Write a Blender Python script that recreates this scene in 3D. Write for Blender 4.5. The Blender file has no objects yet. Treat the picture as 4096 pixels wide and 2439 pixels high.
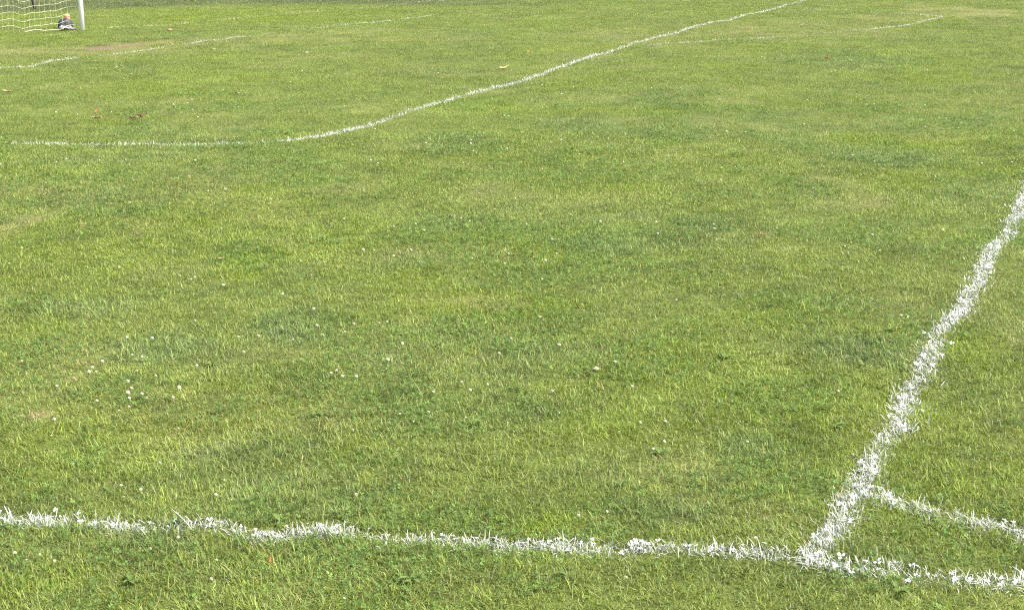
import bpy, bmesh, math
import numpy as np
from mathutils import Vector

# ------------------------------------------------------------------ camera, sky, sun, exposure
S = bpy.context.scene
CAM_H = 2.3
FPX = 5600.0                       # focal length in pixels of the 4096 px wide photograph
PITCH = math.atan(1520.0 / FPX)    # horizon lies 300 px above the top edge
cam_d = bpy.data.cameras.new("camera")
cam = bpy.data.objects.new("camera", cam_d)
S.collection.objects.link(cam)
cam.location = (0, 0, CAM_H)
cam.rotation_euler = (math.pi / 2 - PITCH, 0, 0)
cam_d.sensor_width = 36.0
cam_d.lens = 36.0 * FPX / 4096.0
cam_d.clip_start = 0.05
cam_d.clip_end = 6000
S.camera = cam

SUN_EL, SUN_AZ = math.radians(48), math.radians(112)   # azimuth clockwise from +Y: behind the camera, to the right
W = bpy.data.worlds.new("World")
S.world = W
W.use_nodes = True
nt = W.node_tree
nt.nodes.clear()
wo = nt.nodes.new("ShaderNodeOutputWorld")
bg = nt.nodes.new("ShaderNodeBackground")
sky = nt.nodes.new("ShaderNodeTexSky")
sky.sky_type = 'NISHITA'
sky.sun_disc = False
sky.sun_elevation = SUN_EL
sky.sun_rotation = SUN_AZ
sky.dust_density = 4.0
sky.ozone_density = 1.0
bg.inputs[1].default_value = 0.15
nt.links.new(sky.outputs[0], bg.inputs[0])
nt.links.new(bg.outputs[0], wo.inputs[0])

sd = bpy.data.lights.new("sun", 'SUN')
sd.energy = 2.7
sd.angle = math.radians(14)
sd.color = (1.0, 0.95, 0.875)
sun = bpy.data.objects.new("sun", sd)
S.collection.objects.link(sun)
to_sun = Vector((math.sin(SUN_AZ) * math.cos(SUN_EL), math.cos(SUN_AZ) * math.cos(SUN_EL), math.sin(SUN_EL)))
sun.rotation_euler = (-to_sun).to_track_quat('-Z', 'Y').to_euler()
sun.location = (6, -6, 12)

S.view_settings.view_transform = 'Standard'
S.view_settings.look = 'None'
S.view_settings.exposure = 1.57
S.view_settings.gamma = 1.0
S.cycles.use_denoising = False        # the denoiser smears grass into strokes
S.cycles.filter_width = 1.15
S.cycles.max_bounces = 6
S.cycles.diffuse_bounces = 3
S.cycles.transmission_bounces = 4
S.cycles.glossy_bounces = 2

# ------------------------------------------------------------------ helpers
rng = np.random.default_rng(7)
C = S.collection
_cp, _sp = math.cos(PITCH), math.sin(PITCH)


def ground_at(px, py, z=0.0):
    """Survey of the photograph: the point of the pitch (height z) at a photo position."""
    px = np.asarray(px, float); py = np.asarray(py, float)
    u = (px - 2048) / FPX; v = (1219.5 - py) / FPX
    dy = _cp + v * _sp
    dz = -_sp + v * _cp
    t = (z - CAM_H) / dz
    return u * t, dy * t


_tabs = {}


def vnoise(x, y, scale, seed):
    """Smooth value noise in 0..1 with a feature size of `scale` metres."""
    if seed not in _tabs:
        _tabs[seed] = np.random.default_rng(1000 + seed).random((256, 256)).astype(np.float32)
    T = _tabs[seed]
    c, s = math.cos(seed * 1.3), math.sin(seed * 1.3)
    X = (x * c - y * s) / scale + 71.3; Y = (x * s + y * c) / scale + 33.7
    xi = np.floor(X).astype(np.int64); yi = np.floor(Y).astype(np.int64)
    fx = X - xi; fy = Y - yi
    fx = fx * fx * (3 - 2 * fx); fy = fy * fy * (3 - 2 * fy)
    a = T[xi & 255, yi & 255]; b = T[(xi + 1) & 255, yi & 255]
    d = T[xi & 255, (yi + 1) & 255]; e = T[(xi + 1) & 255, (yi + 1) & 255]
    return (a * (1 - fx) + b * fx) * (1 - fy) + (d * (1 - fx) + e * fx) * fy


def fbm(x, y, scale, seed):
    return (vnoise(x, y, scale, seed) * .5 + vnoise(x, y, scale * .45, seed + 1) * .3 + vnoise(x, y, scale * .2, seed + 2) * .2)


def height(x, y):
    """Gentle unevenness of the turf."""
    fade = np.clip((120 - np.abs(y)) / 40, 0, 1) * np.clip((60 - np.abs(x)) / 20, 0, 1)
    return fade * (0.06 * (vnoise(x, y, 6.0, 11) - .5) + 0.05 * (vnoise(x, y, 1.7, 12) - .5) + 0.030 * (vnoise(x, y, .5, 13) - .5))


def smooth(e0, e1, t):
    t = np.clip((t - e0) / (e1 - e0), 0, 1)
    return t * t * (3 - 2 * t)


def tag(o, label=None, cat=None, group=None, kind=None):
    if label: o["label"] = label
    if cat: o["category"] = cat
    if group: o["group"] = group
    if kind: o["kind"] = kind
    return o


def np_mesh(name, verts, faces, mat, col=None, parent=None, smooth_shade=True):
    """One mesh object out of numpy arrays; faces is a list of (n, k) index arrays."""
    me = bpy.data.meshes.new(name)
    verts = np.ascontiguousarray(verts, np.float32)
    me.vertices.add(len(verts))
    me.vertices.foreach_set("co", verts.ravel())
    loops = np.concatenate([f.ravel() for f in faces]).astype(np.int32)
    tot = np.concatenate([np.full(len(f), f.shape[1], np.int32) for f in faces])
    st = np.concatenate([[0], np.cumsum(tot)[:-1]]).astype(np.int32)
    me.loops.add(len(loops)); me.loops.foreach_set("vertex_index", loops)
    me.polygons.add(len(tot)); me.polygons.foreach_set("loop_start", st); me.polygons.foreach_set("loop_total", tot)
    me.polygons.foreach_set("use_smooth", np.full(len(tot), smooth_shade, bool))
    me.update(calc_edges=True)
    if col is not None:
        a = me.color_attributes.new("Col", 'FLOAT_COLOR', 'POINT')
        c4 = np.ones((len(verts), 4), np.float32); c4[:, :3] = col
        a.data.foreach_set("color", c4.ravel())
    me.materials.append(mat)
    o = bpy.data.objects.new(name, me)
    C.objects.link(o)
    if parent: o.parent = parent
    return o


def bm_obj(name, bm, mat, parent=None, smooth_shade=True):
    me = bpy.data.meshes.new(name)
    bmesh.ops.recalc_face_normals(bm, faces=bm.faces[:])
    bm.normal_update()
    bm.to_mesh(me); bm.free()
    for p in me.polygons: p.use_smooth = smooth_shade and p.loop_total == 4
    for m in (mat if isinstance(mat, (list, tuple)) else [mat]): me.materials.append(m)
    o = bpy.data.objects.new(name, me)
    C.objects.link(o)
    if parent: o.parent = parent
    return o


def empty(name, loc, rz=0.0):
    o = bpy.data.objects.new(name, None)
    o.empty_display_size = .1
    C.objects.link(o)
    o.location = loc; o.rotation_euler = (0, 0, rz)
    return o


def tube(bm, pts, r, n=8, r_end=None, closed_ends=True):
    pts = [Vector(p) for p in pts]
    rings = []
    up = None
    for i, p in enumerate(pts):
        a = pts[max(i - 1, 0)]; b = pts[min(i + 1, len(pts) - 1)]
        t = (b - a).normalized()
        if up is None:
            up = Vector((0, 0, 1)) if abs(t.z) < .9 else Vector((1, 0, 0))
        s = t.cross(up).normalized(); up = s.cross(t).normalized()
        rr = r if r_end is None else r + (r_end - r) * i / (len(pts) - 1)
        rings.append([bm.verts.new(p + (s * math.cos(k * 2 * math.pi / n) + up * math.sin(k * 2 * math.pi / n)) * rr) for k in range(n)])
    for r0, r1 in zip(rings, rings[1:]):
        for k in range(n):
            bm.faces.new((r0[k], r0[(k + 1) % n], r1[(k + 1) % n], r1[k]))
    if closed_ends:
        bm.faces.new(rings[0][::-1]); bm.faces.new(rings[-1])


# ------------------------------------------------------------------ materials
def new_mat(name):
    m = bpy.data.materials.new(name); m.use_nodes = True
    n = m.node_tree; n.nodes.clear()
    return m, n, n.nodes.new("ShaderNodeOutputMaterial")


def leaf_material(name, transl, spec, rough=.5):
    m, n, out = new_mat(name)
    at = n.nodes.new("ShaderNodeAttribute"); at.attribute_name = "Col"
    p = n.nodes.new("ShaderNodeBsdfPrincipled")
    p.inputs["Roughness"].default_value = rough
    p.inputs["Specular IOR Level"].default_value = spec
    n.links.new(at.outputs["Color"], p.inputs["Base Color"])
    t = n.nodes.new("ShaderNodeBsdfTranslucent")
    hs = n.nodes.new("ShaderNodeHueSaturation"); hs.inputs["Saturation"].default_value = 1.1; hs.inputs["Value"].default_value = 1.25
    n.links.new(at.outputs["Color"], hs.inputs["Color"]); n.links.new(hs.outputs[0], t.inputs[0])
    mx = n.nodes.new("ShaderNodeMixShader"); mx.inputs[0].default_value = transl
    n.links.new(p.outputs[0], mx.inputs[1]); n.links.new(t.outputs[0], mx.inputs[2])
    n.links.new(mx.outputs[0], out.inputs[0])
    return m


def plain(name, col, rough=.6, spec=.3, noise=0.0, scale=30.0, bump=0.0, col2=None):
    m, n, out = new_mat(name)
    p = n.nodes.new("ShaderNodeBsdfPrincipled")
    p.inputs["Roughness"].default_value = rough
    p.inputs["Specular IOR Level"].default_value = spec
    n.links.new(p.outputs[0], out.inputs[0])
    tc = n.nodes.new("ShaderNodeTexCoord")
    nz = n.nodes.new("ShaderNodeTexNoise"); nz.inputs["Scale"].default_value = scale; nz.inputs["Detail"].default_value = 6
    n.links.new(tc.outputs["Object"], nz.inputs["Vector"])
    mx = n.nodes.new("ShaderNodeMix"); mx.data_type = 'RGBA'
    c2 = col2 or tuple(c * (1 - noise) for c in col)
    mx.inputs[6].default_value = (*col, 1); mx.inputs[7].default_value = (*c2, 1)
    n.links.new(nz.outputs["Fac"], mx.inputs[0]); n.links.new(mx.outputs[2], p.inputs["Base Color"])
    if bump:
        b = n.nodes.new("ShaderNodeBump"); b.inputs["Strength"].default_value = bump; b.inputs["Distance"].default_value = .01
        n.links.new(nz.outputs["Fac"], b.inputs["Height"]); n.links.new(b.outputs[0], p.inputs["Normal"])
    return m


M_GRASS = leaf_material("grass_blade", .30, .28, .5)
M_CLOVER = leaf_material("clover_leaf", .32, .12, .6)
M_PAINT = leaf_material("painted_blade", .18, .10, .8)
M_DRYLEAF = leaf_material("dry_leaf", .25, .15, .7)

# ground: colour attribute (soil and thatch) plus fine noise
M_GROUND, n, out = new_mat("turf_soil")
p = n.nodes.new("ShaderNodeBsdfPrincipled"); p.inputs["Roughness"].default_value = .95; p.inputs["Specular IOR Level"].default_value = .1
at = n.nodes.new("ShaderNodeAttribute"); at.attribute_name = "Col"
tc = n.nodes.new("ShaderNodeTexCoord")
nz = n.nodes.new("ShaderNodeTexNoise"); nz.inputs["Scale"].default_value = 22; nz.inputs["Detail"].default_value = 8; nz.inputs["Roughness"].default_value = .7
n.links.new(tc.outputs["Object"], nz.inputs["Vector"])
mr = n.nodes.new("ShaderNodeMapRange"); mr.inputs[1].default_value = .3; mr.inputs[2].default_value = .7; mr.inputs[3].default_value = .65; mr.inputs[4].default_value = 1.3
n.links.new(nz.outputs["Fac"], mr.inputs[0])
mu = n.nodes.new("ShaderNodeMix"); mu.data_type = 'RGBA'; mu.blend_type = 'MULTIPLY'; mu.inputs[0].default_value = 1
n.links.new(at.outputs["Color"], mu.inputs[6]); n.links.new(mr.outputs[0], mu.inputs[7])
n.links.new(mu.outputs[2], p.inputs["Base Color"])
bp = n.nodes.new("ShaderNodeBump"); bp.inputs["Strength"].default_value = .7; bp.inputs["Distance"].default_value = .02
n.links.new(nz.outputs["Fac"], bp.inputs["Height"]); n.links.new(bp.outputs[0], p.inputs["Normal"])
n.links.new(p.outputs[0], out.inputs[0])

# ------------------------------------------------------------------ turf: which grass grows where
MID = np.array([.160, .221, .042]); LUSH = np.array([.160, .232, .026]); BLUE = np.array([.140, .206, .058])
DARK = np.array([.078, .132, .024]); DRY = np.array([.33, .285, .125]); SOIL = np.array([.150, .108, .070]); FAR_SHADE = np.array([.110, .150, .052])

# (photo x, photo y, half width, half height, strength) of the patches one can tell apart
P_LUSH = [(990, 1050, 150, 70, 1.0), (1950, 1210, 420, 60, .8), (2150, 2100, 170, 55, 1.0), (1330, 1290, 180, 50, .6), (3930, 1420, 160, 120, .7),
          (2170, 1010, 160, 40, .5), (3520, 560, 230, 50, .7), (1900, 430, 260, 40, .6), (3080, 1260, 200, 60, .45), (620, 350, 330, 40, .6),
          (150, 1310, 160, 60, .5), (330, 1700, 200, 60, .5), (2350, 740, 260, 60, .5), (150, 2330, 200, 80, .6), (1650, 1120, 160, 60, .5),
          (3650, 720, 80, 30, .8), (1050, 60, 700, 30, .5), (3750, 2060, 260, 30, .4), (2300, 1730, 250, 60, .4), (1420, 1800, 120, 60, .7)]
P_BLUE = [(1180, 1310, 220, 70, 1.0), (700, 1400, 330, 60, .8), (330, 1230, 260, 60, .6), (3450, 1420, 250, 60, .8), (3000, 1790, 150, 60, .9),
          (3560, 620, 260, 50, .9), (2350, 990, 200, 40, .6), (1790, 570, 190, 45, .8), (2330, 500, 160, 50, .7), (2830, 900, 140, 40, .8),
          (1000, 1800, 300, 50, .6), (2250, 1400, 250, 50, .6), (500, 790, 350, 60, .5), (1560, 1430, 120, 40, .7), (1350, 2030, 160, 70, .6),
          (650, 2150, 180, 70, .7), (300, 640, 300, 30, .5), (1850, 890, 200, 40, .6), (2700, 2070, 200, 60, .7), (3450, 240, 300, 45, .6)]
P_DRY = [(470, 186, 170, 22, 1.0), (2000, 1200, 170, 30, .55), (3370, 770, 170, 60, .45), (1700, 1190, 100, 30, .35), (60, 900, 80, 60, .45), (300, 205, 420, 22, .9),
         (800, 170, 300, 26, .55), (1150, 160, 330, 24, .55), (1500, 150, 300, 40, .4), (3250, 120, 500, 40, .35), (3860, 52, 190, 28, .75),
         (3560, 72, 160, 14, .5), (2500, 150, 300, 40, .3), (135, 1640, 55, 22, .6), (2720, 1880, 180, 50, .3), (1250, 2380, 160, 60, .4),
         (1900, 760, 120, 30, .35), (3600, 1230, 200, 50, .3), (2300, 230, 160, 14, .35), (1420, 745, 160, 30, .35), (450, 900, 250, 50, .25),
         (3260, 2010, 50, 20, .3), (3050, 940, 45, 16, .5), (3990, 2130, 60, 20, .4), (1960, 1420, 60, 20, .5), (560, 880, 90, 30, .3)]
P_BARE = [(465, 184, 115, 14, 1.0), (545, 174, 90, 9, 1.0), (395, 192, 80, 8, .9), (640, 163, 60, 5, .5), (720, 172, 60, 8, .35), (3700, 62, 70, 6, .3)]
P_WORN = [(620, 154, 110, 7, 1.0), (370, 183, 40, 7, 1.0), (420, 176, 30, 5, 1.0), (505, 166, 40, 5, .9)]


def patch_mask(x, y, patches, wob=.35):
    """Soft irregular blobs lying on the pitch."""
    m = np.zeros_like(x)
    for px, py, hw, hh, s in patches:
        cx, cy = ground_at(px, py)
        x1, _ = ground_at(px + hw, py)
        _, y1 = ground_at(px, py - hh); _, y0 = ground_at(px, py + hh)
        rx, ry = float(x1 - cx), float(y1 - y0) / 2
        sel = (np.abs(x - cx) < rx * 1.9) & (np.abs(y - cy) < ry * 1.9)
        if not sel.any(): continue
        xs, ys = x[sel], y[sel]
        d = np.sqrt(((xs - cx) / rx) ** 2 + ((ys - cy) / ry) ** 2) + (fbm(xs, ys, min(rx, ry) * 1.2 + .05, 61) - .5) * 2 * wob
        m[sel] = np.maximum(m[sel], s * (1 - smooth(.55, 1.25, d)))
    return m


def turf(x, y):
    """Mean blade colour, blade length factor, share of dry blades and cover of the turf at points of the pitch."""
    lush = np.clip(smooth(.50, .72, fbm(x, y, 1.9, 21)) * .55 + patch_mask(x, y, P_LUSH), 0, 1)
    blue = np.clip(smooth(.52, .72, fbm(x, y, 1.5, 31)) * .45 + patch_mask(x, y, P_BLUE), 0, 1)
    dark = smooth(.55, .78, fbm(x, y, .36, 41)) * .5
    dry = np.clip(smooth(.55, .8, fbm(x, y, 1.2, 51)) * .35 + patch_mask(x, y, P_DRY, .6) * (.35 + 1.1 * smooth(.3, .7, fbm(x, y, .6, 55))), 0, 1)
    bare = patch_mask(x, y, P_BARE, .8) * smooth(.26, .50, fbm(x, y * .5, .34, 65)) * (.75 + .25 * vnoise(x, y, .14, 69))
    worn = patch_mask(x, y, P_WORN, .6)
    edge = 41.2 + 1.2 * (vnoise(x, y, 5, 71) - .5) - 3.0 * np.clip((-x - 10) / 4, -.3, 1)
    rough = smooth(0, 1.2, y - edge) * np.clip((3 - x) / 6, 0, 1)  # shade of unseen trees at the far margin painted into blade colour, blades longer
    c = MID[None] * np.ones((len(x), 1))
    for k, w in ((LUSH, lush), (BLUE, blue * (1 - lush * .6)), (DARK, np.clip(dark + worn * .8, 0, 1)), (FAR_SHADE, rough)):
        c = c * (1 - w[:, None]) + k * w[:, None]
    c = c * (1 + .16 * (fbm(x, y, .9, 81) - .5) + .25 * (vnoise(x, y, .16, 84) - .5))[:, None]
    c = c * (1 - .32 * dry[:, None]) + DRY * (.32 * dry[:, None])
    ln = .72 + .5 * fbm(x, y, .7, 91) + .35 * blue + .10 * lush - .30 * dry - .5 * bare + .5 * rough + .3 * worn  # rough: mask of the painted far tree shade, blades longer there
    return c, np.clip(ln, .3, 1.7), dry, bare


# ------------------------------------------------------------------ painted lines (photo positions surveyed onto the pitch)
LZ = .018
LINES = dict(
    near=dict(pts=[(-500, 2010), (-200, 2030), (0, 2046), (240, 2070), (481, 2091), (632, 2107), (752, 2093), (872, 2098), (975, 2119), (1113, 2128), (1203, 2116),
                   (1324, 2106), (1444, 2138), (1530, 2150), (1770, 2160), (1981, 2180), (2222, 2189), (2403, 2215), (2643, 2224), (2944, 2226), (3058, 2240),
                   (3216, 2254), (3406, 2274), (3596, 2302), (3786, 2316), (3976, 2324), (4096, 2330), (4500, 2350)],
              w=.080, cov=[(0, .95), (481, 1.0), (600, .8), (632, .45), (700, .6), (800, .75), (930, .45), (975, .6), (1113, .85), (1203, 1.0), (1324, .95), (1444, .5), (1530, .55), (1770, .8), (2250, 1.0), (2400, .85), (2643, .75), (2944, .6), (3216, 1.0), (3406, .85), (3600, .75), (4096, .9)]),
    right=dict(pts=[(3200, 2268), (3262, 2205), (3330, 2120), (3387, 1998), (3457, 1892), (3533, 1778), (3583, 1709), (3592, 1627), (3647, 1538), (3691, 1480), (3753, 1373), (3837, 1244),
                    (3904, 1137), (3960, 1025), (4027, 925), (4068, 850), (4098, 785), (4150, 665), (4250, 480)],
               w=.096, cov=[(3216, 1), (3387, .8), (3457, .95), (3533, .9), (3600, 1), (3691, .85), (3750, .9), (3837, 1.0), (3904, .95), (4096, .85)]),
    arc=dict(pts=[(3440, 1958), (3489, 1972), (3565, 1998), (3691, 2027), (3818, 2063), (3944, 2091), (4096, 2132), (4220, 2185), (4330, 2255), (4370, 2330)],
             w=.108, cov=[(3440, 1.0), (3560, .95), (3691, .8), (3850, .8), (3944, .95), (4096, .95)]),
    bend=dict(pts=[(30, 562), (84, 563), (393, 567), (618, 568), (955, 566), (1095, 563), (1207, 553), (1300, 538), (1384, 511), (1525, 477), (1693, 432), (1805, 393), (1906, 365),
                   (2030, 331), (2142, 298), (2283, 253), (2423, 208), (2536, 174), (2700, 132), (2773, 106), (2846, 90), (2924, 73), (3036, 45), (3176, 8), (3232, -6), (3420, -50)],
              w=.104, cov=[(30, .15), (84, .6), (250, .7), (300, .5), (380, .8), (500, .7), (560, .55), (640, .5), (800, .6), (930, .7), (1000, .55), (1095, .75), (1207, .9), (1400, 1.0), (1525, .8), (1600, .6), (1693, .85), (1805, .95), (1870, .5), (1906, .8), (2030, .75), (2142, .9),
                           (2423, .8), (2536, .85), (2600, .6), (2700, .75), (2846, .85), (2924, .8), (3050, .75), (3200, .5)]),
    box=dict(pts=[(-150, 292), (0, 275), (112, 264), (190, 246), (303, 227), (420, 217), (534, 205), (690, 183), (747, 179), (850, 161), (955, 146), (1150, 128), (1264, 112), (1322, 107), (1500, 84), (1693, 65), (1760, 58)],
             w=.085, cov=[(0, .55), (60, .75), (190, .85), (215, .5), (303, .65), (340, .1), (440, .25), (534, .55), (570, .4), (690, .5), (705, .03), (742, .05), (755, .8), (955, .85), (1000, .15), (1250, .15), (1275, .45), (1400, .5), (1500, .5), (1693, .5), (1760, .1)]),
    goal=dict(pts=[(-150, 160), (0, 148), (190, 132), (330, 119), (410, 112), (533, 103), (640, 95), (730, 87), (850, 78), (955, 67), (1100, 55), (1236, 45), (1400, 33), (1637, 11), (1805, 1), (2000, -14)],
              w=.09, cov=[(0, .05), (150, .05), (190, .3), (230, .1), (400, .35), (450, .55), (480, .15), (640, .3), (700, .2), (750, .5), (830, .25), (890, .35), (955, .7), (1000, .3), (1100, .3), (1236, .45), (1400, .1), (1600, .15), (1640, .35), (1805, .6)]),
    far=dict(pts=[(2560, 187), (2670, 177), (2728, 175), (2812, 167), (2969, 160), (3120, 147), (3260, 136), (3333, 134), (3400, 124), (3484, 118), (3596, 104), (3663, 92), (3719, 81), (3755, 69)],
             w=.085, cov=[(2560, .3), (2640, .6), (2680, .3), (2728, .55), (2860, .6), (2969, .5), (3050, .75), (3110, .6), (3130, .05), (3290, .1), (3310, .7), (3345, .5), (3370, .2), (3400, .5), (3484, .6), (3596, .85), (3719, .8), (3764, 1)]),
    back=dict(pts=[(3768, 68), (3736, 62), (3680, 56), (3596, 51), (3500, 45), (3400, 40), (3288, 36), (3238, 36), (3100, 34)],
              w=.085, cov=[(3100, .2), (3238, .45), (3288, .55), (3330, .4), (3400, .5), (3430, .35), (3560, .5), (3600, .9), (3680, 1), (3768, 1)]),
)
for L in LINES.values():
    a = np.array(L["pts"], float)
    gx, gy = ground_at(a[:, 0], a[:, 1], LZ)
    xy = np.stack([gx, gy], 1)
    seg = np.linalg.norm(np.diff(xy, axis=0), axis=1)
    s = np.concatenate([[0], np.cumsum(seg)])
    L["xy"], L["s"] = xy, s
    cv = np.array(sorted(L["cov"]), float)
    o = np.argsort(a[:, 0])
    L["cs"] = np.interp(cv[:, 0], a[o, 0], s[o]); L["cc"] = cv[:, 1]
    o = np.argsort(L["cs"]); L["cs"], L["cc"] = L["cs"][o], L["cc"][o]


def on_line(x, y):
    """How much of the turf at a point is under paint (0..1)."""
    m = np.zeros_like(x)
    for L in LINES.values():
        xy, s = L["xy"], L["s"]
        lo, hi = xy.min(0) - .2, xy.max(0) + .2
        idx = np.nonzero((x > lo[0]) & (x < hi[0]) & (y > lo[1]) & (y < hi[1]))[0]
        if not len(idx): continue
        px, py = x[idx], y[idx]
        best = np.full(len(idx), 9.0); bs = np.zeros(len(idx))
        for i in range(len(xy) - 1):
            a, b = xy[i], xy[i + 1]; d = b - a; l2 = d @ d
            t = np.clip(((px - a[0]) * d[0] + (py - a[1]) * d[1]) / l2, 0, 1)
            q = np.hypot(px - a[0] - t * d[0], py - a[1] - t * d[1])
            k = q < best
            best[k] = q[k]; bs[k] = s[i] + t[k] * math.sqrt(l2)
        m[idx] = np.maximum(m[idx], (best < L["w"] * .55) * np.interp(bs, L["cs"], L["cc"]))
    return m


# ------------------------------------------------------------------ blades
def build_blades(x, y, ln, wd, lean, az, curve, col, tipcol, segs):
    """Ribbons: vertices and faces of a set of grass blades with `segs` joints (1 = a single triangle)."""
    N = len(x)
    z0 = height(x, y) - .004
    dx, dy = np.cos(az), np.sin(az)
    tw = az + math.pi / 2 + rng.normal(0, .5, N)
    wx, wy = np.cos(tw), np.sin(tw)
    V = []; Cc = []
    if segs == 1:
        hx = ln * np.sin(lean + curve * .5); hz = ln * np.cos(lean + curve * .5)
        for sgn in (-1, 1):
            V.append(np.stack([x + sgn * wx * wd * .5, y + sgn * wy * wd * .5, z0], 1)); Cc.append(col)
        V.append(np.stack([x + dx * hx, y + dy * hx, z0 + hz], 1)); Cc.append(tipcol)
        verts = np.stack(V, 1).reshape(-1, 3); cols = np.stack(Cc, 1).reshape(-1, 3)
        b = (np.arange(N) * 3)[:, None]
        return verts, [b + np.array([[0, 1, 2]])], cols
    cx = np.zeros(N); cz = np.zeros(N)
    prof = {2: (.85, .95, 0.0), 3: (.75, 1.0, .8, 0.0)}[segs]
    for j in range(segs + 1):
        f = j / segs
        if j > 0:
            ang = np.minimum(lean + curve * (j - .5) / segs * 1.6, 1.75)
            cx = cx + np.sin(ang) * ln / segs; cz = cz + np.cos(ang) * ln / segs
        c = col * (1 - f) + tipcol * f
        if j < segs:
            for sgn in (-1, 1):
                q = sgn * wd * .5 * prof[j]
                V.append(np.stack([x + dx * cx + wx * q, y + dy * cx + wy * q, z0 + np.maximum(cz, 0)], 1)); Cc.append(c)
        else:
            V.append(np.stack([x + dx * cx, y + dy * cx, z0 + np.maximum(cz, .002)], 1)); Cc.append(c)
    k = 2 * segs + 1
    verts = np.stack(V, 1).reshape(-1, 3); cols = np.stack(Cc, 1).reshape(-1, 3)
    b = (np.arange(N) * k)[:, None]
    quads = [b + np.array([[2 * j, 2 * j + 1, 2 * j + 3, 2 * j + 2]]) for j in range(segs - 1)]
    tri = b + np.array([[2 * segs - 2, 2 * segs - 1, 2 * segs]])
    return verts, quads + [tri], cols


def merge(parts):
    V = []; F = []; K = []; off = 0
    for v, f, c in parts:
        V.append(v); K.append(c); F += [q + off for q in f]; off += len(v)
    return np.concatenate(V), F, np.concatenate(K)


def half_width(y):
    return .366 * (y * .965 + .6)


def scatter(y0, y1, dens, margin):
    """Even random points over the strip of pitch between two distances; dens(y) in points per square metre."""
    out = []
    e = np.linspace(y0, y1, max(2, int((y1 - y0) / .5) + 1))
    for a, b in zip(e, e[1:]):
        m = (a + b) / 2; w = half_width(b) + margin + .11 * b
        k = int(dens(m) * (b - a) * 2 * w)
        out.append(np.stack([rng.uniform(-w, w, k), rng.uniform(a, b, k)], 1))
    p = np.concatenate(out)
    return p[:, 0], p[:, 1]


DEN = 21000.0


def density(d):
    return DEN * min(1.0, (4.8 / d) ** 1.18)


parts = []
for y0, y1, segs, margin in ((3.7, 8.0, 3, .6), (8.0, 16.0, 2, .8), (16.0, 62.0, 1, 1.2)):
    x, y = scatter(y0, y1, density if y0 < 16 else (lambda d: density(d) * (1.0 if d < 46 else .25)), margin)
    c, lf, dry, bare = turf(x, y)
    lp = on_line(x, y)
    gap = np.where(y < 13, fbm(x, y, .09, 166), fbm(x, y, .26, 167))
    keep = (rng.random(len(x)) < smooth(.10, .44, gap) * .72 + .28) & (rng.random(len(x)) > bare * .93) & (rng.random(len(x)) > lp * .78)
    x, y, c, lf, dry, bare = (q[keep] for q in (x, y, c, lf, dry, bare))
    N = len(x)
    lod = np.maximum(1, y / 5.0)
    tuft = np.where(y < 13, vnoise(x, y, .065, 161), vnoise(x, y, .19, 162))
    c = c * (1 + np.where(y < 13, .30 * (vnoise(x, y, .10, 163) - .5), .30 * (fbm(x, y, .45, 164) - .5) + .25 * (fbm(x, y, 1.1, 168) - .5)))[:, None]
    ln = .031 * (.62 + .76 * tuft) * lf * np.exp(rng.normal(0, 1, N) * np.where(y < 9, .30, .20))
    wd = .0029 * rng.uniform(.6, 1.35, N) * lod ** (.52)
    lean = np.abs(rng.normal(.52, .40, N)).clip(0, 1.4)
    lay = 6.28 * fbm(x, y, .8, 101) * 1.6
    az = np.where(rng.random(N) < .25, lay + rng.normal(0, .7, N), rng.uniform(0, 6.283, N))
    curve = np.abs(rng.normal(.5, .45, N))
    isdry = rng.random(N) < (.045 + .30 * dry)
    pale = rng.random(N) < .24
    yel = rng.random(N) < .10
    farness = smooth(6, 20, y)[:, None]
    sig = .21 * (1 - farness) + .10 * farness
    c = c * np.exp(rng.normal(0, 1, (N, 1)) * sig - sig * sig / 2)
    c[yel] *= 1 + (np.array([.20, .07, -.25])) * (1 - .7 * farness[yel])
    kp = .30 * (1 - .6 * farness[pale])
    c[pale] = c[pale] * (1 - kp) + np.array([.31, .34, .20]) * kp
    c[isdry] = DRY * rng.uniform(.65, 1.25, (isdry.sum(), 1))
    lean[isdry] = rng.uniform(.6, 1.45, isdry.sum())
    tall = rng.random(N) < .014 * (1 - .8 * farness[:, 0])
    ln[tall] *= rng.uniform(1.5, 2.4, tall.sum()); lean[tall] += .3; curve[tall] += .5
    base = c * np.array([1.05, .92, .95]); tip = c * np.array([1.06, 1.05, 1.0])
    parts.append(build_blades(x, y, ln, wd, lean, az, curve, base, tip, segs))
v, f, k = merge(parts)
g = np_mesh("grass", v, f, M_GRASS, k)
tag(g, "mown green grass with yellowish and bluish patches covering the whole pitch", "grass", kind="stuff")
del parts, v, f, k

# ------------------------------------------------------------------ the ground under it, one sheet to the horizon
xs = np.concatenate([[-3000, -800, -250, -90, -45], np.arange(-24, 24.01, .14), [45, 90, 250, 800, 3000]])
ys = np.concatenate([[-3000, -800, -200, -60, -20, -6, 0], np.arange(2.4, 20, .12), np.arange(20, 64, .2), [75, 100, 160, 300, 800, 3000]])
X, Y = np.meshgrid(xs, ys); gx, gy = X.ravel(), Y.ravel()
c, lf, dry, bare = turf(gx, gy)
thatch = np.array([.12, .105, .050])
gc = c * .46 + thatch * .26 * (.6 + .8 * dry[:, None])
gc = gc * (1 - bare[:, None]) + SOIL * bare[:, None]
gz = height(gx, gy) - .018 * bare
nx_, ny_ = len(xs), len(ys)
i = np.arange(ny_ - 1)[:, None] * nx_ + np.arange(nx_ - 1)[None]
q = np.stack([i, i + 1, i + nx_ + 1, i + nx_], -1).reshape(-1, 4)
g = np_mesh("ground", np.stack([gx, gy, gz], 1), [q], M_GROUND, gc)
tag(g, "earth and thatch of the sports field under the grass", kind="structure")


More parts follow.
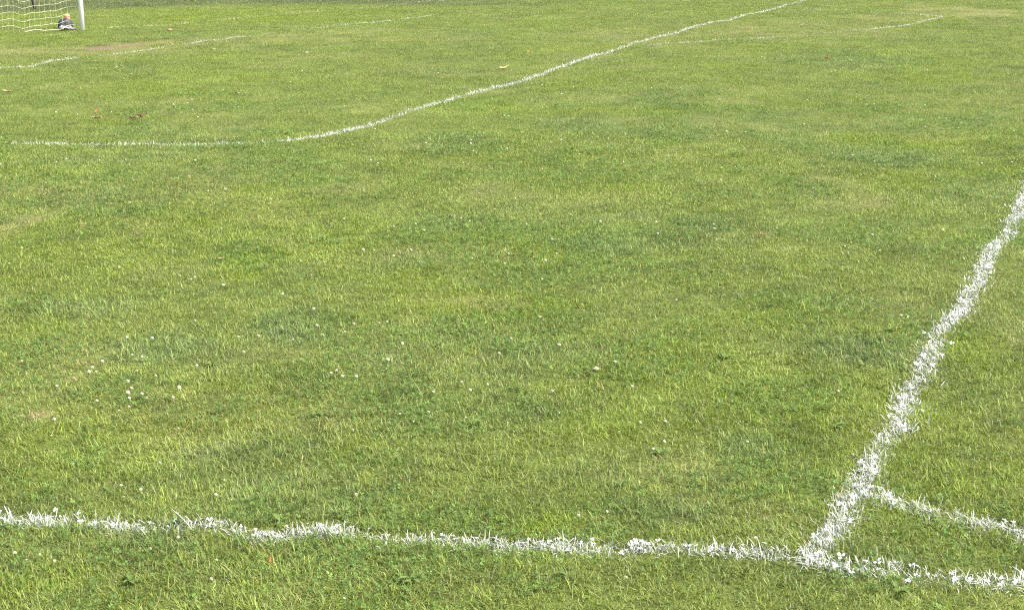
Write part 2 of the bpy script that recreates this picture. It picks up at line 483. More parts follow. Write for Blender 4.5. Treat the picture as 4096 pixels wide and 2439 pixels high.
# ------------------------------------------------------------------ clover leaves (ground cover)
def build_trefoils(x, y, z, r, col, tilt):
    """Three rounded leaflets per leaf, slightly folded along the midrib."""
    N = len(x)
    a0 = rng.uniform(0, 6.283, N)
    tx, ty = rng.normal(0, tilt, N), rng.normal(0, tilt, N)
    V = []; K = []
    for l in range(3):
        a = a0 + l * 2.094 + rng.normal(0, .12, N)
        up = rng.uniform(.02, .40, N)
        for (u, w, lift) in ((.10, 0, 0), (.55, -.42, .10), (.98, -.34, .08), (.93, 0, .0), (.98, .34, .08), (.55, .42, .10)):
            lx = r * (u * np.cos(a) - w * np.sin(a)); ly = r * (u * np.sin(a) + w * np.cos(a))
            V.append(np.stack([x + lx, y + ly, z + lx * tx + ly * ty + r * (u * up + lift)], 1))
            K.append(col * (1.0 + .10 * (u - .5)))
    verts = np.stack(V, 1).reshape(-1, 3); cols = np.stack(K, 1).reshape(-1, 3)
    b = (np.arange(N) * 18)[:, None]
    F = []
    for l in range(3):
        o = 6 * l
        F += [b + np.array([[o, o + 1, o + 2, o + 3]]), b + np.array([[o, o + 3, o + 4, o + 5]])]
    return verts, F, cols


CLOVER_AT = [(1000, 2060, 260, 60, 1), (550, 2230, 230, 70, 1), (3120, 1600, 260, 70, .9), (2050, 1380, 330, 50, .8), (500, 1560, 260, 70, .9), (2500, 1470, 350, 60, .8),
             (250, 1400, 250, 60, .8), (3500, 2370, 220, 50, .8), (2450, 2150, 260, 50, .5), (1850, 920, 300, 60, .7), (3350, 930, 260, 50, .6), (1800, 590, 260, 40, .6), (1500, 1850, 200, 50, .5), (2100, 2370, 160, 50, .7)]
x, y = scatter(3.9, 20, lambda d: 3000 * min(1, (5 / d) ** 1.2), .5)
m = np.clip(smooth(.50, .72, fbm(x, y, .75, 121)) * .75 + patch_mask(x, y, CLOVER_AT, .5) * .85 + .03, 0, 1)
keep = (rng.random(len(x)) < m) & (on_line(x, y) < .2)
x, y = x[keep], y[keep]; N = len(x)
col = np.array([.098, .165, .040]) * rng.lognormal(0, .22, (N, 1)) * rng.uniform(.88, 1.12, (N, 3))
lod = np.maximum(1, y / 6) ** .4
v, f, k = build_trefoils(x, y, height(x, y) + rng.uniform(.014, .034, N), .0085 * rng.uniform(.6, 1.3, N) * lod, col, .35)
g = np_mesh("clover_leaves", v, f, M_CLOVER, k)
tag(g, "low green clover leaves growing through the mown grass", "clover", kind="stuff")

# broad-leaved weeds: flat rosettes of long oval leaves pressed into the turf
wv = []
wr = np.random.default_rng(77)
spots = [(1925, 1690), (1890, 1700), (700, 2080), (2270, 2310), (3590, 2380), (2060, 1545), (2640, 1800), (1120, 2080), (3340, 1700), (520, 2320), (1280, 1640), (2900, 1430), (850, 1450), (3560, 1330), (1650, 2330), (2480, 1930)]
for px, py in spots:
    cx, cy = (float(t) for t in ground_at(px, py, .02))
    for l in range(int(wr.integers(5, 9))):
        a = wr.uniform(0, 6.283); L_ = wr.uniform(.03, .06); w_ = L_ * wr.uniform(.28, .42); up = wr.uniform(.15, .6)
        col_ = np.array([.130, .190, .050]) * wr.uniform(.8, 1.2)
        vv = []
        for t in np.linspace(0, 1, 6):
            hw = w_ * .5 * math.sin(math.pi * (.06 + .90 * t)) ** .8
            r_ = L_ * t; zz = .012 + L_ * up * math.sin(t * 2.0) * .7
            for q in (-1, 0, 1):
                vv.append((cx + r_ * math.cos(a) - q * hw * math.sin(a), cy + r_ * math.sin(a) + q * hw * math.cos(a), zz + abs(q) * hw * .3))
        F_ = np.array([[3 * i + j, 3 * i + j + 1, 3 * i + j + 4, 3 * i + j + 3] for i in range(5) for j in range(2)])
        vv = np.array(vv); vv[:, 2] += height(vv[:, 0], vv[:, 1])
        wv.append((vv, [F_], np.tile(col_, (len(vv), 1))))
v, f, k = merge(wv)
tag(np_mesh("broadleaf_weeds", v, f, M_CLOVER, k), "flat rosettes of broad green weed leaves in the turf", "weeds", kind="stuff")

# ------------------------------------------------------------------ the painted lines themselves: whitened blades and clover leaves
LABELS = dict(
    near=("touchline", "long ragged white line crossing the whole foreground from left to right"),
    right=("pitch_line", "broad white line climbing steeply from the corner towards the right edge"),
    arc=("corner_arc", "short curved white corner line running right, just above the foreground line"),
    bend=("box_line", "long white line that runs level at left then bends diagonally up the field"),
    box=("goal_area_line", "broken white line in front of the goal below the bare earth patch"),
    goal=("goal_line", "faint broken white line running right from the foot of the goalpost"),
    far=("far_line", "thin broken white line in the upper right ending in a sharp point"),
    back=("far_return_line", "faint short white line turning back left from the pointed end, upper right"),
)
NEARBY = ('near', 'right', 'arc')
FAINT = dict(bend=.18, box=.40, goal=.58, far=.42, back=.45)
for key, L in LINES.items():
    close = key in NEARBY
    xy, s = L["xy"], L["s"]
    total = s[-1]
    sy = np.interp(np.linspace(0, total, 400), s, xy[:, 1])
    ymean = sy.mean()
    # blades per metre of line, thinning with distance as the turf does
    ss = []
    e = np.arange(0, total, .25)
    for a in e:
        d = max(float(np.interp(a, s, xy[:, 1])), 4.5)
        kk = int(.25 * L["w"] * 1.75 * DEN * min(1.0, (4.8 / d) ** 1.0) * 1.0)
        ss.append(rng.uniform(a, min(a + .25, total), kk))
    ss = np.concatenate(ss)
    # side wander and ragged edges
    lat = rng.normal(0, .36, len(ss)) + .22 * (vnoise(ss, ss * 0, .35, 131) - .5) * 2 + .18 * (vnoise(ss, ss * 0, .11, 132) - .5) * 2
    lat += .30 * (vnoise(ss, ss * 0 + 3, .42, 133) - .5) * 2
    stray = rng.random(len(ss)) < .05
    lat[stray] *= 1.9
    px = np.interp(ss, s, xy[:, 0]); py = np.interp(ss, s, xy[:, 1])
    ex = np.interp(ss + .05, s, xy[:, 0]) - np.interp(ss - .05, s, xy[:, 0]); ey = np.interp(ss + .05, s, xy[:, 1]) - np.interp(ss - .05, s, xy[:, 1])
    el = np.hypot(ex, ey) + 1e-9
    if key == 'near': lat = lat * (1 + .7 * smooth(1.05, 1.30, px))
    x = px - ey / el * lat * L["w"]; y = py + ex / el * lat * L["w"]
    cov = np.interp(ss, L["cs"], L["cc"])
    fine = smooth(.30, .58, vnoise(x, y, .028 if close else .12, 145))
    if key in FAINT: cov = np.where(cov > .04, np.minimum(1, cov + .13), cov)
    spot = fbm(x, y, .10 + .012 * ymean, 141) - .5
    keep = rng.random(len(ss)) < np.clip(cov * (1.05 if close else .88) + spot * (1.6 if close else (.85 if key == 'bend' else .6)) - .35 * np.abs(lat), 0, 1) * (.25 + .75 * fine if close or key == 'bend' else .6 + .4 * fine)
    x, y = x[keep], y[keep]; N = len(x)
    lod = np.maximum(1, y / 5.0)
    ln = .034 * rng.lognormal(0, .34, N)
    wd = .0033 * rng.uniform(.7, 1.4, N) * lod ** .6
    lean = np.abs(rng.normal(.68, .42, N)).clip(0, 1.5)
    az = rng.uniform(0, 6.283, N)
    curve = np.abs(rng.normal(.5, .4, N))
    w = rng.uniform(.42, .78, (N, 1)) * np.array([1, 1, .985])
    part = rng.random(N) < .42
    w[part] = w[part] * .55 + np.array([.20, .25, .11]) * .45
    gr = MID * rng.lognormal(0, .2, (N, 1))
    if key in FAINT:
        w = w * (1 - FAINT[key]) + np.array([.36, .34, .19]) * FAINT[key]
    mixb = np.where(y[:, None] < 14, .35, .8)
    basec = w * mixb + gr * (1 - mixb)
    bl = build_blades(x, y, ln, wd, lean, az, curve, basec, w, 3 if close else 1)
    pp = [bl]
    # paint caught on clover leaves and on matted thatch
    j = rng.random(N) < ({'near': .026, 'right': .022, 'arc': .012}.get(key, 0.0))
    nj = int(j.sum())
    cl = rng.uniform(.62, .84, (nj, 1)) * np.ones(3)
    clump = smooth(.50, .66, fbm(x[j], y[j], .16, 151)) if nj else np.zeros(0)
    sz = .0115 * rng.uniform(.5, 1.2, nj) * (.75 + .5 * clump) * np.maximum(1, y[j] / 7) ** .5
    if nj: pp.append(build_trefoils(x[j], y[j], height(x[j], y[j]) + rng.uniform(.012, .036, nj), sz, cl, .3))
    v, f, k = merge(pp)
    name, label = LABELS[key]
    o = np_mesh(name, v, f, M_PAINT, k)
    tag(o, label, "pitch line", kind="structure")

# ------------------------------------------------------------------ clover flowers: each its own object
FL = []


def add_fl(x0, y0, sc, pts):
    for a, b in pts:
        q = (x0 + a / sc, y0 + b / sc)
        if all(abs(q[0] - r[0]) > 9 or abs(q[1] - r[1]) > 7 for r in FL): FL.append(q)


add_fl(0, 1350, 2.77, [(10,150),(250,250),(612,210),(1138,230),(955,338),(1052,305),(1060,340),(1475,190),(1548,198),(1535,335),(1735,378),(1398,425),(643,458),(795,410),(1398,535),(1467,522),(1557,566),(1382,580),(1433,602),(1610,625),(1937,497),(1960,612),(1345,712),(1412,690),(1085,632),(985,255),(2178,285),(585,795),(585,980),(1970,922),(2160,1195)])
add_fl(0, 600, 1.78, [(5,88),(397,82),(472,62),(700,58),(875,66),(1392,85),(940,355),(1487,296),(1608,278),(1918,333),(1470,350),(1565,540),(1000,577),(150,665),(57,760),(852,790),(1287,880),(1400,888),(1595,935),(1370,905),(1720,1130),(1382,1208),(2285,1225),(2237,1120),(2468,1262),(903,1315),(850,1330),(1718,1297),(1810,1307),(1095,1320),(1747,1420),(2108,1310),(2008,995)])
add_fl(1300, 600, 1.78, [(312,68),(390,97),(1062,5),(1390,66),(1500,113),(1547,103),(1822,18),(1940,65),(2140,75),(990,98),(1358,328),(1220,400),(965,472),(487,520),(700,553),(640,492),(1040,490),(1435,532),(1952,513),(2285,525),(2355,510),(275,702),(330,697),(615,710),(487,733),(1045,770),(1325,733),(1615,647),(1662,637),(1665,738),(1593,786),(1287,796),(2362,580),(1552,1152),(1327,1300),(1665,1355),(530,1337),(213,1212),(383,1195),(448,1177),(1540,905),(150,1260),(175,352),(1480,765),(1160,355),(125,463)])
add_fl(2700, 600, 1.786, [(450,105),(1135,10),(1278,38),(1405,70),(330,216),(318,388),(282,512),(250,545),(1400,598),(1258,662),(1215,685),(1470,706),(1915,548),(2040,550),(2062,760),(2205,92),(2405,95),(2485,75),(1620,1185),(1665,1200),(30,1060),(1700,98),(985,270)])
add_fl(1300, 1300, 1.78, [(433,222),(77,283),(63,320),(120,330),(200,327),(963,407),(1012,463),(768,447),(1147,385),(1240,175),(2040,237),(1928,290),(2185,405),(1635,445),(1675,610),(2210,643),(2427,660),(2125,705),(2402,790),(2325,837),(527,598),(793,586),(755,580),(1013,635),(620,637),(150,695)])
add_fl(0, 1700, 1.662, [(350,8),(815,432),(965,357),(818,358),(1490,340),(1425,443),(1517,470),(1680,665),(988,780),(105,812),(150,845),(250,835),(622,775),(1440,850),(1410,965),(2278,1145),(512,193),(1050,200),(370,875),(2370,432),(1180,708)])
add_fl(1500, 1700, 1.662, [(1540,550),(1840,117),(1910,70),(1655,1035),(2480,90),(1355,585)])
add_fl(2900, 1500, 1.58, [(727,92),(143,398),(490,822),(485,1040),(195,1028)])
add_fl(0, 0, 1.78, [(885,563),(545,570),(640,580),(1120,573),(1243,625),(1605,635),(1690,647),(1735,650),(1855,665),(1198,713),(1240,725),(1025,712),(1370,690),(1340,718),(790,780),(1365,770),(1710,772),(1490,803),(1405,820),(2065,577),(2165,487),(1950,583),(2120,625),(2190,380),(2445,768),(540,803),(400,780),(2125,390),(945,525),(178,184)])
add_fl(1300, 0, 1.78, [(775,468),(810,510),(2145,215),(2035,268),(745,650),(1770,620),(1680,660),(1495,703),(1545,597),(1435,622),(1915,725),(2370,715),(2450,592),(2365,545),(1550,768),(1590,762),(130,768),(735,1003),(1043,988),(1050,1015),(375,908),(1680,985),(1890,980),(2020,982),(1295,1050),(1060,1057),(1150,835),(1280,825),(1310,828),(2150,730),(2195,765),(2320,640),(2145,605)])
add_fl(2700, 0, 1.786, [(855,260),(612,420),(1255,435),(885,568),(1150,517),(140,610),(50,627),(318,712),(622,740),(940,710),(1320,678),(1350,695),(1385,740),(1427,733),(1803,752),(1680,765),(1875,712),(1937,715),(1768,892),(2042,905),(1955,855),(2420,940),(378,945),(240,980),(505,955),(925,875),(1810,490),(1555,400),(1435,562),(2440,570),(1025,597),(2110,290),(2285,310)])
# heads one can tell are browned or blush pink rather than white
BROWN = [(221, 1426), (287, 1498), (355, 1442), (84, 1687), (561, 923), (478, 1347), (1398, 798), (3842, 908), (2383, 1463), (2165, 2030), (3210, 2020), (3207, 2158), (420, 2166), (374, 2166)]


def floret_mesh(name, cols, seed):
    """A clover head: a low ball of pointed florets on a thin stalk."""
    r = np.random.default_rng(seed)
    V = []; F3 = []; F4 = []; K = []
    R = .0085
    # stalk
    b0 = 0
    for zz in (0.0, .045):
        for a in range(4):
            V.append((.0011 * math.cos(a * 1.571), .0011 * math.sin(a * 1.571), zz)); K.append((.11, .16, .05))
    for a in range(4): F4.append((a, (a + 1) % 4, 4 + (a + 1) % 4, 4 + a))
    # core
    cz = .046
    off = len(V)
    for i in range(5):
        th = math.pi * (i + .5) / 5
        for a in range(8):
            ph = a * math.pi / 4
            V.append((R * .72 * math.sin(th) * math.cos(ph), R * .72 * math.sin(th) * math.sin(ph), cz + R * .66 * math.cos(th))); K.append(cols[1])
    for i in range(4):
        for a in range(8): F4.append((off + i * 8 + a, off + (i + 1) * 8 + a, off + (i + 1) * 8 + (a + 1) % 8, off + i * 8 + (a + 1) % 8))
    for i in range(64):
        u = 1 - 1.55 * (i + .5) / 64
        ph = i * 2.39996
        d = np.array([math.sqrt(max(0, 1 - u * u)) * math.cos(ph), math.sqrt(max(0, 1 - u * u)) * math.sin(ph), u * .9])
        t = np.cross(d, (0, 0, 1.0)); t = t / (np.linalg.norm(t) + 1e-6)
        ln = R * r.uniform(.92, 1.22)
        c0 = np.array([0, 0, cz])
        k = len(V)
        for q in (d * R * .55 - t * R * .17, d * R * .55 + t * R * .17, d * ln + t * R * .11 + np.array([0, 0, .0009]), d * ln - t * R * .11 + np.array([0, 0, .0009])):
            V.append(tuple(q + c0))
        cc = np.array(cols[0]) if u > -.1 else np.array(cols[1])
        K += [tuple(cc * .96)] * 2 + [tuple(np.minimum(cc * r.uniform(.94, 1.05), .95))] * 2
        F4.append((k, k + 1, k + 2, k + 3))
    o = np_mesh(name, np.array(V), [np.array(F4)], M_PAINT, np.array(K))
    return o


protos = [floret_mesh("clover_flower", ((.74, .74, .62), (.48, .54, .30)), 1), floret_mesh("clover_flower", ((.70, .66, .55), (.46, .46, .27)), 2), floret_mesh("clover_flower", ((.48, .34, .23), (.28, .20, .11)), 3)]
used = [False] * 3
for n_, (px, py) in enumerate(FL):
    brown = any(abs(px - a) < 14 and abs(py - b) < 14 for a, b in BROWN)
    kx, ky = ground_at(px, py, .045)
    kx, ky = float(kx), float(ky)
    i = 2 if brown else n_ % 2
    o = protos[i]
    if used[i]:
        o = o.copy(); C.objects.link(o)
    used[i] = True
    sc = rng.uniform(.66, 1.05) * (.80 if ky < 6.6 else 1.0 if ky < 8 else min(1.25, (ky / 8) ** .3))
    o.location = (kx, ky, float(height(np.array([kx]), np.array([ky]))[0]) - .002)
    o.rotation_euler = (rng.normal(0, .32), rng.normal(0, .32), rng.uniform(0, 6.28))
    o.scale = (sc, sc, sc * rng.uniform(.85, 1.02))
    if brown: tag(o, "browned fading clover flower head standing in the grass", "clover flower", "browned clover flower heads")
    else: tag(o, "small round white clover flower head dotted among the grass", "clover flower", "white clover flower heads")


# ------------------------------------------------------------------ fallen leaves and scraps
def leaf_obj(name, px, py, length, width, col, rz, curl, seed, z=.035, pitch=0.0, lobes=False):
    """A curled dry leaf: a midrib with a blade of its own outline, some thickness from the curl."""
    r = np.random.default_rng(seed)
    n, m = 12, 5
    V = []; K = []
    for i in range(n + 1):
        t = i / n
        w = math.sin(math.pi * min(1, t * .95 + .03)) ** .8 * width * .5 * (1 + .14 * math.sin(t * 9 + seed * 2) + .08 * math.sin(t * 23 + seed))
        if lobes: w *= 1 + .45 * math.sin(t * 16 + seed)
        for j in range(-m, m + 1):
            q = j / m
            x = (t - .5) * length; y = q * w + .06 * width * math.sin(t * 6 + seed)
            z_ = curl * (abs(q + .3 * math.sin(t * 5 + seed)) ** 1.6 * width * .30 + math.sin(t * (4 + seed % 3) + seed) * length * .05) + r.normal(0, .0008)
            V.append((x, y, z_)); K.append(np.array(col) * r.uniform(.85, 1.12) * (1.12 if j == 0 else 1))
    k = 2 * m + 1
    F = [(i * k + j, i * k + j + 1, (i + 1) * k + j + 1, (i + 1) * k + j) for i in range(n) for j in range(2 * m)]
    V = np.array(V)
    o = np_mesh(name, V, [np.array(F)], M_DRYLEAF, np.array(K))
    s = o.modifiers.new("thickness", 'SOLIDIFY'); s.thickness = .0008
    gx, gy = ground_at(px, py, z)
    o.location = (float(gx), float(gy), float(height(np.array([float(gx)]), np.array([float(gy)]))[0]) + z)
    o.rotation_euler = (rng.normal(0, .2), pitch, rz)
    return o


TAN, ORANGE, YEL, CREAM, BRN = (.42, .30, .18), (.50, .22, .08), (.55, .48, .18), (.55, .50, .33), (.30, .17, .10)
LEAVES = [
    (28, 367, .13, .08, TAN, .2, .8, 1, "tan dry leaf at the left edge between the two left lines", .04, 0),
    (388, 463, .15, .08, TAN, .5, .9, 2, "curled tan leaf left of the brown leaf cluster", .04, 0),
    (386, 432, .06, .04, ORANGE, 1.2, .6, 3, "small orange leaf standing upright behind a tan leaf", .05, -.9),
    (535, 464, .13, .07, TAN, .1, .9, 4, "pale front leaf of the brown leaf cluster above the level line", .045, 0),
    (556, 455, .12, .07, BRN, .9, 1.0, 5, "dark brown middle leaf of the leaf cluster above the level line", .05, .3),
    (575, 451, .12, .05, BRN, .3, .7, 6, "thin brown leaf at the right end of the leaf cluster", .055, -.5),
    (868, 203, .20, .10, CREAM, .05, .3, 7, "flat cream leaf lying below the worn goal mouth", .06, 0),
    (2018, 267, .22, .10, YEL, .5, .9, 8, "pale yellow leaf lying left of the long diagonal line", .055, -.2),
    (1995, 276, .10, .05, CREAM, .1, .5, 9, "little cream leaf scrap next to the pale yellow leaf", .05, 0),
    (772, 6, .22, .18, YEL, .0, .8, 10, "yellow leaf on the far grass at the top edge of the field", .08, 0),
    (680, 121, .17, .10, TAN, .3, .9, 11, "tan curled leaf between the faint goal line and bare earth", .06, 0),
    (1230, 213, .14, .07, CREAM, .2, .6, 12, "small cream leaf right of the long flat cream leaf", .05, 0),
    (472, 267, .16, .04, CREAM, .6, .6, 13, "slim pale leaf lying under the broken goal area line", .05, -.3),
    (3308, 240, .13, .06, ORANGE, .4, .9, 14, "orange brown leaf below the thin far line", .045, 0),
    (1720, 366, .07, .05, TAN, 1.3, .8, 15, "small tan leaf standing above the long diagonal line", .05, -.8),
    (1460, 232, .12, .05, TAN, .1, .6, 16, "flat tan leaf in the dry grass of the upper middle", .05, 0),
    (2114, 206, .08, .05, ORANGE, .8, .8, 17, "little reddish leaf above the middle of the diagonal line", .05, -.4),
    (880, 1022, .055, .03, TAN, .2, .8, 18, "pinkish tan leaf beside the bright yellow green tuft", .035, 0),
    (1920, 768, .05, .03, TAN, .6, .8, 19, "pinkish curled leaf in the middle of the pitch", .04, -.3),
    (3215, 98, .22, .06, TAN, .9, .6, 20, "slim tan leaf between the diagonal line and the thin far line", .06, -.4),
    (3470, 268, .0, .0, None, 0, 0, 0, None, 0, 0),
    (1084, 2232, .035, .018, ORANGE, 1.4, .5, 21, "small orange leaf sliver just under the foreground line", .03, -1.0),
    (3050, 938, .05, .03, BRN, .4, .8, 22, "reddish brown dead leaf right of a white clover flower", .03, 0),
    (2210, 1040, .0, .0, None, 0, 0, 0, None, 0, 0),
    (2385, 1466, .045, .03, (.62, .50, .38), .3, .9, 23, "pale pink dry leaf beside a browned clover flower", .045, 0),
]
for (px, py, l, w, col, rz, curl, seed, label, z, pt) in LEAVES:
    if col is None: continue
    o = leaf_obj("fallen_leaf", px, py, l * .8, w * .8, tuple(np.array(col) * .82), rz, curl, seed, z, pt, lobes=seed in (2, 4, 5))
    tag(o, label, "leaf", "dry leaves fallen on the pitch")


# dead thatch tuft by the left edge
def straw_tuft(px, py, rx, ry, count, seed):
    r = np.random.default_rng(seed)
    cx, cy = (float(t) for t in ground_at(px, py, .02))
    x = cx + r.normal(0, rx, count); y = cy + r.normal(0, ry, count)
    ln = .036 * r.lognormal(0, .30, count); wd = .0022 * r.uniform(.7, 1.4, count)
    col = np.array([.40, .30, .19]) * r.uniform(.6, 1.25, (count, 1))
    return build_blades(x, y, ln, wd, r.uniform(.8, 1.5, count), r.uniform(0, 6.28, count), np.abs(r.normal(.4, .4, count)), col, col * 1.05, 3)


v, f, k = straw_tuft(135, 1640, .030, .040, 300, 3)
tag(np_mesh("dead_grass_tuft", v, f, M_DRYLEAF, k), "small tuft of pinkish dead straw near the left edge", "dead grass")

# ------------------------------------------------------------------ the goal
M_POST = plain("white_enamel", (.82, .82, .80), .35, .4, .06, 6)
M_NET = plain("net_cord", (.56, .57, .42), .8, .2, .1, 20)
M_POLE = plain("dark_timber", (.055, .048, .038), .8, .2, .4, 14, .4)
bx, by = (float(t) for t in ground_at(331, 122))
ax, ay = (float(t) for t in ground_at(0, 148))
gdir = Vector((ax - bx, ay - by, 0)); gdir.normalize()          # along the goal line, towards the other post
gback = Vector((gdir.y, -gdir.x, 0))
if gback.y < 0: gback = -gback
SPAN, GH, PR = 5.0, 2.1, .051
z0 = float(height(np.array([bx]), np.array([by]))[0])
goal = empty("goal", (bx, by, z0))
tag(goal, "white football goal with pale cord net standing at the upper left", "goal")
for t in (0, SPAN):
    bm = bmesh.new(); q = gdir * t
    tube(bm, [q + Vector((0, 0, -.05)), q + Vector((0, 0, GH * .5)), q + Vector((0, 0, GH - PR))], PR, 20)
    bm_obj("goalpost", bm, M_POST, goal)
bm = bmesh.new()
tube(bm, [gdir * -PR + Vector((0, 0, GH)), gdir * (SPAN / 2) + Vector((0, 0, GH)), gdir * (SPAN + PR) + Vector((0, 0, GH))], PR, 20)
bm_obj("crossbar", bm, M_POST, goal)
# net: cords hanging just behind the posts, slack between the knots
dep = .22
DU = .150
ROWS = 14
rowh = .143


def net_pt(u, h):
    """u along the goal line from the near post, h height; the sides close on the posts."""
    side = min(u, SPAN - u)
    wrap = min(1, max(0, side / .16))
    d = dep * math.sqrt(wrap) * (1 + .25 * (1 - h / GH)) + .03 * math.sin(u * 2.1 + h)
    sag = .030 * math.sin(u * 3.3 + .9) + .018 * math.sin(u * 7.7 + .4) + .012 * math.sin(u * 12.1)
    sag *= wrap * (1 if h < GH - .1 else 0)
    lift = .085 * (1 - wrap)
    p = gdir * u + gback * d
    return Vector((p.x + .012 * math.sin(h * 5 + u * 3), p.y, max(.012, h + sag + lift)))


bm = bmesh.new()
us = [0.03] + [0.16 + DU * i for i in range(int((SPAN - .32) / DU) + 1)] + [SPAN - .03]
for r_ in range(1, ROWS + 1):
    h = .02 + r_ * rowh
    pts = []
    for a, b in zip(us, us[1:]):
        pts += [net_pt(a, h), net_pt(a * .5 + b * .5, h) - Vector((0, 0, .006))]
    pts.append(net_pt(us[-1], h))
    tube(bm, pts, .0028, 5)
for u in us:
    tube(bm, [net_pt(u, h_) for h_ in np.linspace(.0, GH - .02, 24)], .0014, 5)
bm_obj("net", bm, M_NET, goal)
bm = bmesh.new()
pts = [net_pt(u, .0) + Vector((0, 0, .02 + .028 * max(0, math.sin(u * 6.2 + 1.1)))) for u in np.linspace(.05, 1.35, 40)]
tube(bm, pts, .0055, 6)
bm_obj("ground_rope", bm, M_NET, goal)

# leaning dark pole beyond the net
px_, py_ = (float(t) for t in ground_at(140, 38))
pole = empty("leaning_pole", (px_, py_, float(height(np.array([px_]), np.array([py_]))[0])))
tag(pole, "slim dark pole leaning left, standing beyond the goal net", "pole")
bm = bmesh.new()
tube(bm, [(0.02, 0, -.15), (-.07, .02, .35), (-.20, .03, 1.0), (-.30, .04, 1.6)], .040, 12, .034)
bm_obj("shaft", bm, M_POLE, pole)
bm = bmesh.new()
tube(bm, [(-.296, .04, 1.56), (-.306, .041, 1.63)], .046, 12, .040)
bm_obj("cap", bm, M_POLE, pole)

# ------------------------------------------------------------------ the bag, the striped pouch and the cloth beside the post
M_BAG = plain("black_nylon", (.035, .034, .034), .6, .4, .4, 60, .5)
M_BAG2 = plain("grey_webbing", (.15, .15, .16), .7, .3, .3, 80, .3)
M_CLOTH = plain("pale_cloth", (.30, .30, .28), .8, .2, .3, 25, .4)


def soft_blob(rx, ry, rz, seed, amp, flat=.0, pw=2.0, n=28, m=16):
    """A closed, slightly crumpled sack shape standing on z = 0."""
    r = np.random.default_rng(seed)
    ks = r.normal(0, 1, (8, 3)) * 2.6; ph = r.uniform(0, 6.28, 8)
    bm = bmesh.new(); rings = []
    for i in range(1, m):
        th = math.pi * i / m
        ring = []
        for a in range(n):
            f = 2 * math.pi * a / n
            d = np.array([math.sin(th) * math.cos(f), math.sin(th) * math.sin(f), math.cos(th)])
            e = np.sign(d) * np.abs(d) ** (2 / pw)
            w = 1 + amp * sum(math.sin(float(ks[q] @ d) + ph[q]) for q in range(8)) / 3
            z = e[2] * rz * w
            ring.append(bm.verts.new((e[0] * rx * w, e[1] * ry * w, max(z, -rz * flat) + rz * flat)))
        rings.append(ring)
    for r0, r1 in zip(rings, rings[1:]):
        for a in range(n): bm.faces.new((r0[a], r1[a], r1[(a + 1) % n], r0[(a + 1) % n]))
    bm.faces.new(rings[0]); bm.faces.new(rings[-1][::-1])
    return bm


kx, ky = (float(t) for t in ground_at(261, 116))
hz = float(height(np.array([kx]), np.array([ky]))[0])
bag = empty("sports_bag", (kx, ky, hz), .12)
tag(bag, "dark grey slumped sports bag lying behind the net beside the goalpost", "bag")
bm_obj("body", soft_blob(.165, .12, .15, 5, .07, .45, 2.5), M_BAG, bag)
bm = bmesh.new()
for sx in (-.045, .055):
    tube(bm, [(sx, -.122, .03), (sx + .005, -.130, .09), (sx + .012, -.105, .165), (sx + .015, -.05, .212), (sx + .015, .02, .222), (sx + .01, .08, .185)], .009, 6)
bm_obj("strap", bm, M_BAG2, bag)
bm = bmesh.new()
tube(bm, [(-.12, -.06, .135), (-.06, -.085, .155), (.0, -.09, .160), (.06, -.085, .155), (.12, -.06, .13)], .005, 6)
bm_obj("zip", bm, M_BAG2, bag)
bm_obj("pocket", soft_blob(.09, .025, .05, 9, .05, .8, 3), M_BAG, bag).location = (-.03, -.118, .012)

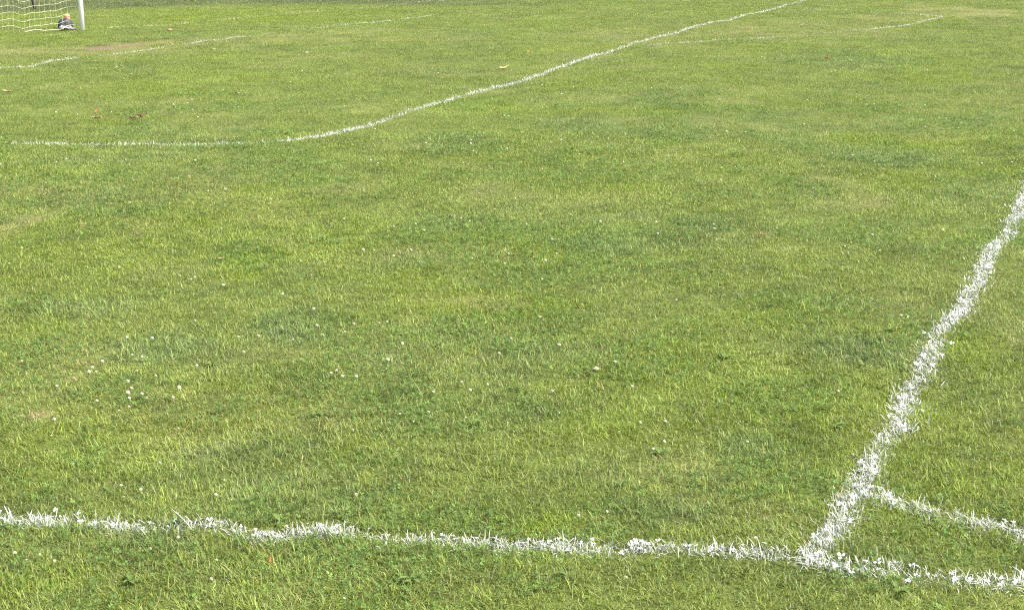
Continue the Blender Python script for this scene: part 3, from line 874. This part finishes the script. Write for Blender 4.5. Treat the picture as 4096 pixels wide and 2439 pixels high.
# striped pouch peeking over the bag
M_ST, n, out = new_mat("orange_striped_fabric")
p = n.nodes.new("ShaderNodeBsdfPrincipled"); p.inputs["Roughness"].default_value = .7
tc = n.nodes.new("ShaderNodeTexCoord"); sep = n.nodes.new("ShaderNodeSeparateXYZ"); cr = n.nodes.new("ShaderNodeValToRGB")
mr = n.nodes.new("ShaderNodeMapRange"); mr.inputs[1].default_value = 0; mr.inputs[2].default_value = .30
cr.color_ramp.interpolation = 'CONSTANT'
el = cr.color_ramp.elements
el[0].position = 0; el[0].color = (.34, .15, .07, 1)
el[1].position = .62; el[1].color = (.36, .18, .12, 1)
for pos, cc in ((.72, (.38, .08, .05, 1)), (.79, (.42, .28, .14, 1)), (.93, (.33, .16, .06, 1))):
    q = el.new(pos); q.color = cc
n.links.new(tc.outputs["Object"], sep.inputs[0]); n.links.new(sep.outputs[2], mr.inputs[0]); n.links.new(mr.outputs[0], cr.inputs[0])
n.links.new(cr.outputs[0], p.inputs["Base Color"]); n.links.new(p.outputs[0], out.inputs[0])
bm = soft_blob(.064, .06, .150, 12, .04, .95, 2.8)
tube(bm, [(0, 0, .275), (.004, 0, .292), (0, .002, .305)], .018, 8, .008)
kx2, ky2 = (float(t) for t in ground_at(271, 108))
o = bm_obj("pouch", bm, M_ST)
o.location = (kx2 + .04, ky2 - .12, hz)
tag(o, "orange and cream striped pouch standing up behind the dark bag", "pouch")

# pale cloth lying in front of the bag
bm = bmesh.new()
r = np.random.default_rng(21)
nx2, ny2 = 30, 14
grid = []
for i in range(nx2 + 1):
    row = []
    for j in range(ny2 + 1):
        u, w = i / nx2 * 2 - 1, j / ny2 * 2 - 1
        e = 1 - max(abs(u) ** 4, abs(w) ** 4)
        z = .028 + e * (.022 + .016 * math.sin(u * 7 + w * 3) + .016 * math.sin(w * 6 - u * 4) + .01 * math.sin(u * 15)) - .02 * u
        row.append(bm.verts.new((u * .18 * (1 - .12 * w * w) + .02 * math.sin(w * 4), w * .10 * (1 - .2 * u) + .02 * math.sin(u * 3), max(z, .012))))
    grid.append(row)
for i in range(nx2):
    for j in range(ny2):
        bm.faces.new((grid[i][j], grid[i + 1][j], grid[i + 1][j + 1], grid[i][j + 1]))
o = bm_obj("folded_cloth", bm, M_CLOTH)
s = o.modifiers.new("thickness", 'SOLIDIFY'); s.thickness = .012
kx3, ky3 = (float(t) for t in ground_at(268, 121))
o.location = (kx3 + .03, ky3, hz + .012)
o.rotation_euler = (0, 0, -.15)
tag(o, "pale grey crumpled cloth lying in front of the dark bag", "cloth")
